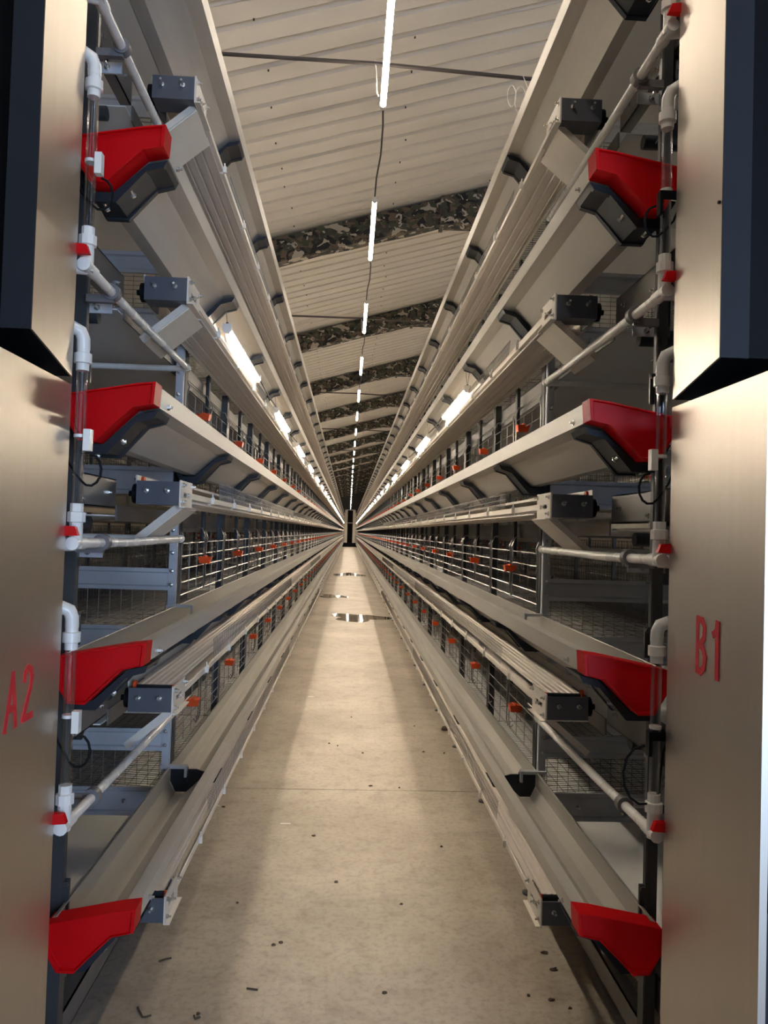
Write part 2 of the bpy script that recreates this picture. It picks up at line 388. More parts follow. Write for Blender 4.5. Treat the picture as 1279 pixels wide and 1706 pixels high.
# ------------------------------------------------------------------ rows
TN = ['lowest', 'second from floor', 'third from floor', 'fourth from floor', 'topmost']
def trough_profile(s):                       # outer sheet path, rel. to lip top, aisle lip first
    return [(s*x, z) for x, z in ((0.640, -0.020), (0.632, -0.003), (0.594, 0.0), (0.598, -0.055), (0.648, -0.066), (0.745, -0.156), (0.790, -0.156), (0.817, -0.105), (0.817, -0.035), (0.806, -0.030))]
def cap_outline(s, g=0.0):
    base = [(0.590, 0.004), (0.594, -0.056), (0.650, -0.068), (0.712, -0.128), (0.745, -0.162), (0.790, -0.160), (0.822, -0.105), (0.822, -0.036), (0.640, -0.002)]
    cx, cz = 0.72, -0.07
    return [(s*(x+(cx-x)*g), z+(cz-z)*g) for x, z in base]
def cradle_data(s):
    mb = MB()
    path = [(0.597, -0.066), (0.649, -0.078), (0.742, -0.163), (0.793, -0.163), (0.826, -0.106)]
    out = [(0.607, -0.086), (0.655, -0.100), (0.734, -0.190), (0.800, -0.190), (0.846, -0.110)]
    prof = [(s*x, z) for x, z in path]+[(s*x, z) for x, z in out[::-1]]
    mb.prism_y(prof, -0.07, -0.052); mb.prism_y(prof, 0.052, 0.07)
    mid = [(s*x, z) for x, z in path]+[(s*(x+(a-x)*0.78), z+(b-z)*0.78) for (x, z), (a, b) in zip(path[::-1], out[::-1])]
    mb.prism_y(mid, -0.052, 0.052)
    return 'cradle', mb, 'dark', False
def box_bolt(): return 'bolt', MB().tube([(0, 0, 0), (0, -0.006, 0)], 0.009, 6).tube([(0, -0.006, 0), (0, -0.03, 0.004)], 0.0045, 6), 'bolt', False
def side_bolt(): return 'bolt', MB().tube([(-0.004, 0, 0), (0.008, 0, 0)], 0.008, 6).tube([(-0.014, 0, 0), (0.016, 0, 0)], 0.004, 6), 'bolt', False
def cup_data(s):
    mb = MB()                                # V-shaped open drip cup
    mb.hexa([(s*0.785, -0.022, -0.016), (s*0.835, -0.022, -0.016), (s*0.835, 0.022, -0.016), (s*0.785, 0.022, -0.016),
             (s*0.778, -0.032, 0.018), (s*0.842, -0.032, 0.018), (s*0.842, 0.032, 0.018), (s*0.778, 0.032, 0.018)])
    mb.box(s*0.803, s*0.813, -0.034, 0.034, 0.018, 0.024)
    return 'drip_cup', mb, 'orange', False
DH = [0.300, 0.240, 0.180, 0.122, 0.060, 0.004]
def door_wires(mb, s, y0, L, far=False):
    X = 0.822; r = 0.0040 if far else 0.0027; ofs = 0.006*s
    a, b = y0+0.03, y0+L-0.03
    for h in DH[1:]: mb.wire((s*X, a, h), (s*X, b, h), r)
    mb.wire((s*(X+0.03), y0, DH[0]+0.008), (s*(X+0.03), y0+L, DH[0]+0.008), r)
    for y in (a, b):
        if far: mb.wire((s*X, y, 0.0), (s*X, y, 0.27), r)
        else: mb.tube([(s*(X+0.036), y, DH[0]+0.018), (s*(X+0.012), y, DH[0]+0.012), (s*(X-0.008), y, 0.262), (s*X, y, 0.225), (s*X, y, 0.03), (s*(X+0.012), y+0.014, -0.008), (s*(X+0.028), y+0.03, 0.006)], 0.0036, 5)
    n = 1 if far else 2
    for i in range(n): 
        y = a+(b-a)*(i+1)/(n+1); mb.wire((s*X, y, 0.004), (s*X, y, 0.245), r*0.85)
def door_data(s):
    mb = MB(); door_wires(mb, s, 0, BAY/2); return 'cage_door', mb, 'wire', False
def post_data(s):
    mb = MB().box(s*0.828, s*0.862, -0.006, 0.034, -0.20, 0.425).box(s*0.824, s*0.828, -0.016, 0.044, -0.19, 0.415)
    return 'cage_post', mb, 'post', False
def hanger_data(s):
    return 'hanger', MB().box(s*0.826, s*0.836, -0.02, 0.02, 0.21, 0.425).box(s*0.836, s*0.85, 0.012, 0.02, 0.21, 0.425), 'post', False
def clip_data(s):
    return 'clip', MB().box(s*0.625, s*0.640, -0.006, 0.006, -0.056, -0.030).box(s*0.640, s*0.655, -0.006, 0.006, -0.062, -0.056).tube([(s*0.632, 0, -0.032), (s*0.636, 0.008, -0.012)], 0.003, 4), 'white', False
def door_label(sd, k): return '%s row, %s' % (sd, TN[k])
CAPN = ['near the floor', 'second up', 'third up', 'fourth up', 'out at the top']

def feed_trough(s, sd, k):
    z = ZT[k]; t = thing('feed_trough', '%s galvanised feed trough on the %s cage row%s' % (TN[k], sd, '' if k == 4 else ', with red end cap'), 'trough', (s*0.7, 2.08, z), 'feed troughs of the %s row' % sd)
    o = (-s*0.7, -2.08, 0)
    put('channel', shared(('ch', s), lambda: ('channel', MB().sheet_y(trough_profile(s), 0.003*s, 2.09, YEND), 'trough', False)), t, o)
    def cap():
        mb = MB(); y0, y1 = 2.055, 2.125; out = cap_outline(s); inn = cap_outline(s, 0.07); n = len(out)
        vs_ = [(x, y1, zz) for x, zz in out]+[(x, y0, zz) for x, zz in out]+[(x, y0, zz) for x, zz in inn]+[(x, y0+0.010, zz) for x, zz in cap_outline(s, 0.10)]
        fs = []
        for a in range(3):
            fs += [(a*n+i, a*n+(i+1) % n, (a+1)*n+(i+1) % n, (a+1)*n+i) for i in range(n)]
        fs += [tuple(3*n+i for i in range(n)), tuple(range(n))]
        mb.add(vs_, fs); return 'end_cap', mb, 'red', False
    c = put('end_cap', shared(('cap', s), cap), t, o, label='red plastic end cap')
    bv = c.modifiers.new('bevel', 'BEVEL'); bv.width = 0.006; bv.segments = 2; bv.limit_method = 'ANGLE'
    for y in [2.185]+[3.42+1.09*i for i in range(9)]:
        put('cradle', shared(('cr', s), lambda: cradle_data(s)), t, (o[0], o[1]+y, 0))
    far = MB(); nm, mb0, mt, _ = cradle_data(s)
    y = 3.42+1.09*9
    while y < YEND: far.add([(a, b+y, c_) for a, b, c_ in mb0.v], mb0.f); y += 1.09
    put('cradle', shared(('crf', s), lambda: ('cradle', far, 'dark', False)), t, o, kind='stuff')
    for y, xx, zz in ((2.16, 0.700, -0.150), (2.16, 0.77, -0.192)):
        put('bolt', shared('bb', box_bolt), t, (o[0]+s*xx, o[1]+y, zz))
    put('joint_bolt', shared('sb', side_bolt), t, (o[0]+s*0.597, o[1]+2.22, -0.04))

def egg_belt(s, sd, k):
    z = ZE[k]; t = thing('egg_belt', '%s cream egg collecting belt on the %s row with charcoal end box' % (TN[k], sd), 'conveyor', (s*0.7, 2.614, z), 'egg belts of the %s row' % sd)
    o = (-s*0.7, -2.614, 0)
    def belt():
        mb = MB(); pr = [(0.657, -0.004)]
        for x in (0.668, 0.69, 0.712, 0.734, 0.756): pr += [(x, -0.004), (x+0.002, 0.001), (x+0.012, 0.001), (x+0.014, -0.004)]
        pr += [(0.788, -0.004), (0.788, -0.012), (0.657, -0.012)]
        mb.prism_y([(s*x, zz) for x, zz in pr], 2.66, YEND)
        return 'carrying_belt', mb, 'belt', False
    put('carrying_belt', shared(('eb', s), belt), t, o)
    def belt2():
        pr = [(0.650, -0.060), (0.796, -0.060)]
        for x in (0.768, 0.728, 0.688): pr += [(x+0.008, -0.068), (x+0.005, -0.0635), (x, -0.0635), (x-0.003, -0.068)]
        pr += [(0.650, -0.068)]
        return 'return_belt', MB().prism_y([(s*x, zz) for x, zz in pr], 2.90, YEND), 'belt', False
    put('return_belt', shared(('er2', s), belt2), t, o)
    def rail():
        return 'support_rail', MB().prism_y([(s*x, zz) for x, zz in ((0.637, -0.034), (0.642, -0.032), (0.649, -0.040), (0.650, -0.058), (0.637, -0.054))], 2.80, YEND), 'rail', False
    put('support_rail', shared(('er', s), rail), t, o)
    put('rear_rail', shared(('er3', s), lambda: ('rear_rail', MB().prism_y([(s*x, zz) for x, zz in ((0.797, -0.075), (0.802, -0.075), (0.802, 0.02), (0.797, 0.02))], 2.66, YEND), 'rail', False)), t, o)
    def box():
        mb = MB().box(s*0.641, s*0.785, 2.610, 2.616, -0.082, -0.002).box(s*0.641, s*0.785, 2.616, 2.70, -0.082, -0.077).box(s*0.779, s*0.785, 2.616, 2.79, -0.082, -0.002)
        return 'drive_box', mb, 'plate', False
    b = put('drive_box', shared(('bx', s), box), t, o)
    put('bolt', shared('bb', box_bolt), b, (s*0.680, 2.610, -0.035)); put('bolt', shared('bb', box_bolt), b, (s*0.750, 2.610, -0.035))
    def side():
        mb = MB().box(s*0.636, s*0.641, 2.612, 2.80, -0.086, -0.052).box(s*0.636, s*0.641, 2.612, 2.80, -0.036, 0.004).box(s*0.636, s*0.641, 2.612, 2.66, -0.052, -0.036).box(s*0.636, s*0.641, 2.76, 2.80, -0.052, -0.036)
        mb.box(s*0.620, s*0.641, 2.612, 2.80, -0.090, -0.086); return 'side_plate', mb, 'rail', False
    sp_ = put('side_plate', shared(('sd', s), side), t, o)
    for yy, zz in ((2.63, -0.012), (2.63, -0.07), (2.70, -0.044), (2.785, -0.01)): put('bolt', shared('sb', side_bolt), sp_, (s*0.636, yy, zz))
    put('roller', shared(('rl', s), lambda: ('roller', MB().tube([(s*0.650, 2.66, -0.012), (s*0.776, 2.66, -0.012)], 0.013, 10), 'dark', True)), t, o)
    put('roller_end', shared(('re', s), lambda: ('roller_end', MB().tube([(s*0.642, 2.66, -0.012), (s*0.650, 2.66, -0.012)], 0.015, 10), 'orange', True)), t, o, label='orange roller end')
    put('roller_end', shared(('re2', s), lambda: ('roller_end', MB().tube([(s*0.770, 2.655, 0.000), (s*0.779, 2.655, 0.0)], 0.015, 10), 'orange', True)), t, o, label='orange roller end')
    put('chain_gear', shared(('cg', s), lambda: ('chain_gear', MB().tube([(s*0.792, 2.66, -0.045), (s*0.806, 2.66, -0.045)], 0.034, 12).tube([(s*0.786, 2.66, -0.045), (s*0.822, 2.66, -0.045)], 0.010, 8), 'black', True)), t, o)
    def strap():
        mb = MB(); a = Vector((s*0.642, 0, -0.090)); b_ = Vector((s*0.795, 0, -0.218))
        d = (b_-a).normalized(); n = Vector((-d.z, 0, d.x))*0.004
        mb.hexa([(a.x, 2.66, a.z), (b_.x, 2.66, b_.z), (b_.x, 2.90, b_.z), (a.x, 2.90, a.z), (a.x+n.x, 2.66, a.z+n.z), (b_.x+n.x, 2.66, b_.z+n.z), (b_.x+n.x, 2.90, b_.z+n.z), (a.x+n.x, 2.90, a.z+n.z)])
        n2 = Vector((-d.z, 0, d.x))*(-0.022 if s*1 < 0 else 0.022)
        mb.hexa([(a.x, 2.654, a.z), (b_.x, 2.654, b_.z), (b_.x, 2.66, b_.z), (a.x, 2.66, a.z), (a.x+n2.x, 2.654, a.z+n2.z), (b_.x+n2.x, 2.654, b_.z+n2.z), (b_.x+n2.x, 2.66, b_.z+n2.z), (a.x+n2.x, 2.66, a.z+n2.z)])
        return 'brace', mb, 'rail', False
    if k > 0: put('brace', shared(('st', s), strap), t, o)
    for i in range(16):
        put('clip', shared(('cl', s), lambda: clip_data(s)), t, (o[0], o[1]+3.2+0.59*i, 0))
    far = MB(); nm, mb0, mt, _ = clip_data(s); y = 3.2+0.59*16
    while y < 45: far.add([(a, b+y, c_) for a, b, c_ in mb0.v], mb0.f); y += 0.59
    put('clip', shared(('clf', s), lambda: ('clip', far, 'white', False)), t, o, kind='stuff')
    def guard():
        mb = MB()
        for zz in (-0.01, 0.015, 0.042): mb.wire((s*0.650, 3.45, zz), (s*0.650, YEND, zz), 0.0016)
        y = 3.45
        while y < 40:
            mb.wire((s*0.646, y, -0.035), (s*0.652, y, 0.050), 0.0013 if y < 12 else 0.0022); y += 0.026 if y < 8 else 0.06 if y < 16 else 0.3
        return 'egg_guard', mb, 'wire', False
    put('egg_guard', shared(('eg', s), guard), t, o, kind='stuff')

def cage_tier(s, sd, k):
    z = ZT[k]; t = thing('cage_tier', '%s tier of wire hen cages in the %s row, with orange drip cups' % (TN[k], sd), 'cage', (s*0.84, POST0, z), 'cage tiers of the %s row' % sd)
    o = (-s*0.84, -POST0, 0)
    for i in range(NB):
        y = POST0+BAY*i
        put('cage_post', shared(('ps', s), lambda: post_data(s)), t, (o[0], o[1]+y, 0))
        put('hanger', shared(('hg', s), lambda: hanger_data(s)), t, (o[0], o[1]+y+BAY/2, 0))
        put('cage_door', shared(('dr', s), lambda: door_data(s)), t, (o[0], o[1]+y, 0))
        put('cage_door', shared(('dr', s), lambda: door_data(s)), t, (o[0], o[1]+y+BAY/2, 0))
        put('drip_cup', shared(('cu', s), lambda: cup_data(s)), t, (o[0], o[1]+y+(0.60 if k % 2 else 0.36)+random.uniform(-.06, .06), 0.145+0.025*(k == 2)))
    farp, fard, farc = MB(), MB(), MB(); y = POST0+BAY*NB
    p0 = post_data(s)[1]; c0 = cup_data(s)[1]; h0 = hanger_data(s)[1]
    while y < YEND:
        farp.add([(a, b+y, c_) for a, b, c_ in p0.v], p0.f); farp.add([(a, b+y+BAY/2, c_) for a, b, c_ in h0.v], h0.f)
        farc.add([(a, b+y+0.5, c_+0.145) for a, b, c_ in c0.v], c0.f)
        door_wires(fard, s, y, BAY/2, True); door_wires(fard, s, y+BAY/2, BAY/2, True); y += BAY
    put('cage_post', shared(('psf', s), lambda: ('cage_post', farp, 'post', False)), t, o, kind='stuff')
    put('cage_door', shared(('drf', s), lambda: ('cage_door', fard, 'wire', False)), t, o, kind='stuff')
    put('drip_cup', shared(('cuf', s), lambda: ('drip_cup', farc, 'orange', False)), t, o, kind='stuff')
    # long rails, end frame, boards, floor mesh, end mesh
    put('top_rail', shared(('tr', s), lambda: ('top_rail', MB().box(s*0.866, s*0.895, POST0, YEND, 0.318, 0.346).box(s*0.866, s*0.872, POST0, YEND, 0.29, 0.318), 'beam', False)), t, o)
    put('end_post', shared(('ep', s), lambda: ('end_post', MB().box(s*0.818, s*0.848, 3.39, 3.396, -0.12, 0.46).box(s*0.845, s*0.849, 3.396, 3.45, -0.12, 0.46).box(s*0.816, s*0.820, 3.396, 3.42, -0.12, 0.46), 'frame', False)), t, o)
    def board(z0, z1):
        mb = MB(); X0, X1 = s*0.846, s*2.42
        prof = [(3.400, z0), (3.386, z0), (3.386, z0+0.016), (3.396, z0+0.022), (3.396, z1-0.022), (3.386, z1-0.016), (3.386, z1), (3.400, z1)]
        mb.prism_x(prof, X0, X1); return mb
    put('end_board', shared(('ba', s), lambda: ('end_board', board(0.035, 0.131), 'frame', False)), t, o)
    put('end_board', shared(('bb', s), lambda: ('end_board', board(-0.246, -0.123), 'frame', False)), t, o)
    for xx in (1.0, 1.55): put('bolt', shared('bb', box_bolt), t, (o[0]+s*xx, o[1]+3.395, -0.185))
    for zz in (-0.05, 0.06, 0.12, 0.2, 0.3): put('bolt', shared('bb', box_bolt), t, (o[0]+s*0.834, o[1]+3.391, zz))
    def emesh():
        mb = MB(); r = 0.0013
        for i in range(33): x = 0.86+0.0485*i; mb.wire((s*x, 3.405, -0.12), (s*x, 3.405, 0.035), r)
        for i in range(8): zz = -0.115+0.02*i; mb.wire((s*0.85, 3.407, zz), (s*2.42, 3.407, zz), r)
        return 'end_mesh', mb, 'wire_dark', False
    put('end_mesh', shared(('em', s), emesh), t, o, kind='stuff')
    def fmesh():
        mb = MB(); r = 0.0014
        def zf(x): return -0.20+0.05*min(abs(x-0.8), abs(2.45-x))/0.8
        y = 3.42
        while y < 30:
            for xa, xb in ((0.80, 1.63), (1.63, 2.45)): mb.wire((s*xa, y, zf(xa)), (s*xb, y, zf(xb)), r if y < 9 else 0.002)
            y += 0.03 if y < 6 else 0.06 if y < 10 else 0.25
        for i in range(34): x = 0.80+0.05*i; mb.wire((s*x, 3.41, zf(x)-0.003), (s*x, 60, zf(x)-0.003), 0.0016)
        return 'floor_mesh', mb, 'wire_dark', False
    put('floor_mesh', shared(('fm', s), fmesh), t, o, kind='stuff')
    def pmesh():
        mb = MB(); y = 3.45
        while y < 24:
            mb.wire((s*1.63, y, -0.16), (s*1.63, y, 0.31), 0.0016); y += 0.05 if y < 12 else 0.2
        for i in range(9): zz = -0.13+0.05*i; mb.wire((s*1.63, 3.42, zz), (s*1.63, 60, zz), 0.0016)
        y = POST0+BAY                                       # partitions between the bays
        while y < 20:
            for i in range(5): zz = -0.12+0.09*i; mb.wire((s*0.86, y, zz), (s*2.40, y, zz), 0.0016)
            for i in range(12): x = 0.9+0.13*i; mb.wire((s*x, y, -0.12), (s*x, y, 0.30), 0.0016)
            y += BAY
        return 'partition_mesh', mb, 'wire_dark', False
    put('partition_mesh', shared(('pm', s), pmesh), t, o, kind='stuff')
    def arm():
        mb = MB().box(s*0.735, s*0.85, 3.375, 3.405, -0.038, -0.026).box(s*0.735, s*0.745, 3.375, 3.405, -0.075, -0.026)
        return 'trough_arm', mb, 'frame', False
    put('trough_arm', shared(('ar', s), arm), t, o)
    if k == 0:
        part('scraper_plate', MB().prism_y([(s*0.640, -0.066), (s*0.735, -0.148), (s*0.788, -0.148), (s*0.811, -0.10), (s*0.811, -0.05), (s*0.700, -0.05)], 3.41, 3.42).box(s*0.735, s*0.75, 3.39, 3.42, -0.10, -0.04), 'dark', t, o)
    # far face of the same row, seen through the cages
    def back():
        mb = MB()
        for y0 in [POST0+BAY*i for i in range(30)]: mb.box(s*2.42, s*2.45, y0, y0+0.035, -0.2, 0.42)
        for h in DH: mb.wire((s*2.45, 3.5, h), (s*2.45, 60, h), 0.003)
        for i in range(60): mb.wire((s*2.45, 3.5+BAY/2*i, 0), (s*2.45, 3.5+BAY/2*i, 0.3), 0.003)
        return 'rear_front', mb, 'wire_dark', False
    put('rear_front', shared(('bk', s), back), t, o, kind='stuff')
    def bcup():
        mb = MB()
        for i in range(34): mb.add([(s*3.27-a if False else a+s*1.62, b+3.9+BAY*i, c_+0.145) for a, b, c_ in c0.v], c0.f)
        return 'drip_cup', mb, 'orange', False
    put('drip_cup', shared(('bc', s), bcup), t, o, kind='stuff')

def manure_belt(s, sd, k):
    z = 0.262+PIT*k
    t = thing('manure_belt', 'pale sheet belt under the %s cage tier of the %s row' % (TN[k] if k < 5 else 'roofing', sd), 'belt', (s*1.6, 2.62, z), 'manure belts of the %s row' % sd)
    o = (-s*1.6, -2.62, 0)
    put('belt_sheet', shared(('mb', s), lambda: ('belt_sheet', MB().box(s*0.87, s*2.40, 2.60, YEND, -0.004, 0.0), 'manure', False)), t, o)
    put('belt_roller', shared(('mr', s), lambda: ('belt_roller', MB().tube([(s*0.93, 2.60, -0.03), (s*2.40, 2.60, -0.03)], 0.024, 12), 'post', True)), t, o)
    put('side_channel', shared(('mc', s), lambda: ('side_channel', MB().box(s*0.862, s*0.868, 2.66, YEND, -0.02, 0.035).box(s*2.402, s*2.408, 2.66, YEND, -0.02, 0.035), 'beam', False)), t, o)

def end_frame(s, sd):
    t = thing('end_frame', 'dark upright frame with cross beams at the near end of %s row' % sd, 'frame', (s*0.84, 2.17, 0))
    o = (-s*0.84, -2.17, 0)
    up = MB().box(s*0.822, s*0.852, 2.166, 2.170, 0, 4.1).box(s*0.849, s*0.853, 2.170, 2.21, 0, 4.1).box(s*0.820, s*0.824, 2.170, 2.19, 0, 4.1)
    part('upright', up, 'post', t, o)
    part('upright', MB().box(s*2.40, s*2.44, 2.166, 2.21, 0, 4.1), 'post', t, o)
    for k in range(NT):
        z0 = ZE[k]-0.098
        bm_ = MB().box(s*0.862, s*0.866, 1.98, 2.64, z0, z0+0.098).box(s*0.862, s*0.90, 1.98, 2.64, z0+0.094, z0+0.098).box(s*0.862, s*0.90, 1.98, 2.64, z0, z0+0.004)
        b = part('side_beam', bm_, 'beam', t, o)
        for yy, zz in ((2.06, 0.02), (2.06, 0.075), (2.30, 0.02), (2.55, 0.05)): put('bolt', shared('sb', side_bolt), b, (s*0.862, yy, z0+zz))
        zp = 0.88+PIT*k
        if k < 4:
            zb = ZE[k]+PIT-0.098
            br = MB().box(s*0.868, s*0.872, 2.20, 2.28, zp-0.02, zb).box(s*0.868, s*0.92, 2.20, 2.204, zp-0.02, zb).box(s*0.76, s*0.872, 2.20, 2.206, zp-0.045, zp-0.012).box(s*0.855, s*0.93, 2.20, 2.29, zb-0.012, zb)
            r_ = part('pipe_bracket', br, 'frame', t, o)
            for xx, zz in ((0.885, zp+0.03), (0.90, zb-0.03), (0.885, zb-0.05), (0.80, zp-0.03)): put('bolt', shared('bb', box_bolt), r_, (s*xx, 2.20, zz))
        part('cross_beam', MB().box(s*0.875, s*2.40, 2.31, 2.316, zp-0.085, zp+0.005).box(s*0.875, s*2.40, 2.316, 2.35, zp-0.085, zp-0.081), 'plate', t, o)
    for zz in (0.66, 1.4, 2.14):
        part('hook_plate', MB().box(s*0.806, s*0.820, 2.176, 2.186, zz-0.11, zz-0.02).tube([(s*0.813, 2.176, zz-0.03), (s*0.813, 2.166, zz-0.03)], 0.008, 8), 'post', t, o)
    base = MB().box(s*0.876, s*0.882, 1.98, YEND, 0.075, 0.155).box(s*0.876, s*0.926, 1.98, YEND, 0.151, 0.155).box(s*0.876, s*0.926, 1.98, YEND, 0.075, 0.079)
    part('base_rail', base, 'beam', t, o)
    for i in range(24):
        put('leveling_foot', shared(('foot', s), lambda: ('leveling_foot', MB().tube([(0, 0, 0.0), (0, 0, 0.008), (0, 0, 0.014)], [0.03, 0.03, 0.012], 12).tube([(0, 0, 0.01), (0, 0, 0.20)], 0.008, 8).box(s*0.012, s*0.05, 0.0, 0.03, 0.13, 0.43), 'post', True)), t, (o[0]+s*0.812, o[1]+(2.19 if i == 0 else POST0+BAY*(i-1)), 0))

def water_line(s, sd, k):
    zp = 0.88+PIT*k; X = 0.744
    t = thing('water_line', '%s white water pipe on the %s row with clear level tube' % (TN[k] if k < 4 else 'topmost', sd), 'pipe', (s*X, 1.94, zp), 'drinking water lines of the %s row' % sd)
    o = (-s*X, -1.94, 0)
    def pipe():
        mb = MB().tube([(s*X, 1.93, 0), (s*X, 2.4, -0.004), (s*X, 2.8, -0.002), (s*X, 3.13, 0)], 0.0135, 12)
        mb.tube([(s*X, 3.118, 0), (s*X, 3.142, 0), (s*(X+0.02), 3.150, 0)], 0.0155, 12).tube([(s*X, 3.146, 0), (s*1.35, 3.15, -0.002)], 0.0125, 10)
        return 'supply_pipe', mb, 'white', True
    put('supply_pipe', shared(('wp', s), pipe), t, o)
    def tee():
        mb = MB().tube([(s*X, 1.915, 0), (s*X, 1.99, 0)], 0.017, 12).tube([(s*X, 1.94, -0.012), (s*X, 1.94, 0.045)], 0.0165, 12)
        mb.tube([(s*X, 1.945, -0.002), (s*(X+0.045), 1.93, -0.004), (s*(X+0.075), 1.92, -0.004)], 0.0175, 12)
        return 'tee_fitting', mb, 'white', True
    put('tee_fitting', shared(('te', s), tee), t, o)
    def nut():
        mb = MB().tube([(s*X, 1.94, 0.04), (s*X, 1.94, 0.052), (s*X, 1.94, 0.054), (s*X, 1.94, 0.078), (s*X, 1.94, 0.080), (s*X, 1.94, 0.10)], [0.0165, 0.0165, 0.0225, 0.0225, 0.0165, 0.0165], 10)
        return 'union_nut', mb, 'white', False
    put('union_nut', shared(('un', s), nut), t, o)
    put('clear_tube', shared(('ct', s), lambda: ('clear_tube', MB().tube([(s*X, 1.94, 0.085), (s*X, 1.94, 0.455)], 0.0135, 14, False).tube([(s*X, 1.94, 0.085), (s*X, 1.94, 0.455)], 0.0105, 14, False), 'clear', True)), t, o, label='clear plastic level tube')
    def top():
        mb = MB().tube([(s*X, 1.94, 0.435), (s*X, 1.94, 0.452), (s*X, 1.94, 0.454), (s*X, 1.94, 0.478), (s*X, 1.94, 0.480), (s*X, 1.94, 0.50)], [0.0165, 0.0165, 0.0225, 0.0225, 0.0165, 0.0165], 10)
        mb.tube([(s*X, 1.94, 0.49), (s*X, 1.938, 0.515), (s*(X+0.006), 1.934, 0.533), (s*(X+0.022), 1.926, 0.541), (s*(X+0.075), 1.92, 0.541)], 0.017, 12)
        return 'elbow', mb, 'white', True
    put('elbow', shared(('el', s), top), t, o)
    def handle():
        mb = MB(); mb.hexa([(s*(X-0.020), 1.896, 0.020), (s*(X+0.07), 1.888, 0.016), (s*(X+0.07), 1.912, 0.016), (s*(X-0.020), 1.912, 0.020),
                            (s*(X-0.012), 1.896, 0.042), (s*(X+0.07), 1.888, 0.048), (s*(X+0.07), 1.912, 0.048), (s*(X-0.012), 1.912, 0.042)])
        return 'valve_handle', mb, 'red', False
    put('valve_handle', shared(('vh', s), handle), t, o, label='red valve handle')
    put('pipe_clip', shared(('pc', s), lambda: ('pipe_clip', MB().tube([(s*X, 2.135, 0), (s*X, 2.162, 0)], 0.0235, 14).box(s*(X-0.004), s*(X+0.07), 2.14, 2.158, -0.03, -0.008), 'grey_clip', True)), t, o)
    put('cable_tie', shared(('bt', s), lambda: ('cable_tie', MB().tube([(s*X, 1.94, 0.266), (s*X, 1.94, 0.274)], 0.0155, 12), 'white', True)), t, o)
    sgn = -1 if s > 0 else -1
    if not (s > 0 and k in (0, 2)):
        se = put('level_sensor', shared(('ls', s), lambda: ('level_sensor', MB().box(s*(X-0.033), s*(X-0.0155), 1.918, 1.94, 0.232, 0.286), 'white', False)), t, o)
    else:
        se = put('level_sensor', shared(('lsd', s), lambda: ('level_sensor', MB().box(s*(X-0.020), s*(X+0.022), 1.918, 1.924, 0.24, 0.262).box(s*(X-0.024), s*(X-0.016), 1.918, 1.94, 0.20, 0.262), 'black', False)), t, o)
    big = 1.9 if (s > 0 and k == 0) else 1.0
    cpts = [(s*(X-0.03), 1.93, 0.225)]
    for i in range(1, 9):
        a = math.pi*1.25*i/8; cpts.append((s*(X-0.03-0.028*big*math.sin(a)), 1.935, 0.225-0.04*big*(1-math.cos(a))))
    cpts.append((s*(X+0.03), 1.96, 0.20)); cpts.append((s*(X+0.06), 1.96, 0.28))
    part('sensor_cable', MB().tube(cpts, 0.0032, 6), 'black', t, o, smooth=True)

def riser(s, sd):
    o = part('water_riser', MB().tube([(0, 0, 0.3), (0, 0, 3.9)], 0.018, 12), 'white', None, (s*0.828, 1.92, 0), smooth=True)
    tag(o, 'white vertical water riser behind the %s steel hopper' % sd, 'pipe')

STROKES = {
 'A': [[(0.02, 0), (0.27, 1.0)], [(0.27, 1.0), (0.46, 0)], [(0.14, 0.36), (0.40, 0.36)]],
 '2': [[(0.06, 0.78), (0.08, 0.92), (0.2, 1.0), (0.34, 0.94), (0.40, 0.78), (0.34, 0.58), (0.16, 0.26), (0.04, 0.04)], [(0.04, 0.04), (0.44, 0.04)]],
 'B': [[(0.06, 0), (0.06, 1)], [(0.06, 1), (0.26, 0.98), (0.36, 0.86), (0.34, 0.66), (0.22, 0.54), (0.08, 0.52)], [(0.10, 0.52), (0.30, 0.46), (0.40, 0.3), (0.36, 0.1), (0.22, 0.0), (0.06, 0.02)]],
 '1': [[(0.06, 0.78), (0.18, 0.84), (0.22, 1.0)], [(0.22, 1.0), (0.22, 0.0)]],
}
def letters(txt, s, y0, ydir, z0, h, wy, gap):
    mb = MB(); X = s*0.7549; q_ = 0
    for i, ch in enumerate(txt):
        for st in STROKES[ch]:
            for (a, b), (c, d) in zip(st, st[1:]):
                p = Vector((a*wy/0.45+i*gap, b*h)); q = Vector((c*wy/0.45+i*gap, d*h)); dr = (q-p).normalized(); n = Vector((-dr.y, dr.x))*0.0078; e = dr*0.005
                q_ += 1; P4 = [p-e+n, p-e-n, q+e-n, q+e+n]
                mb.hexa([(X, y0+ydir*v.x, z0+v.y) for v in P4]+[(X-s*(0.0006+0.00012*q_), y0+ydir*v.x, z0+v.y) for v in P4])
    return mb
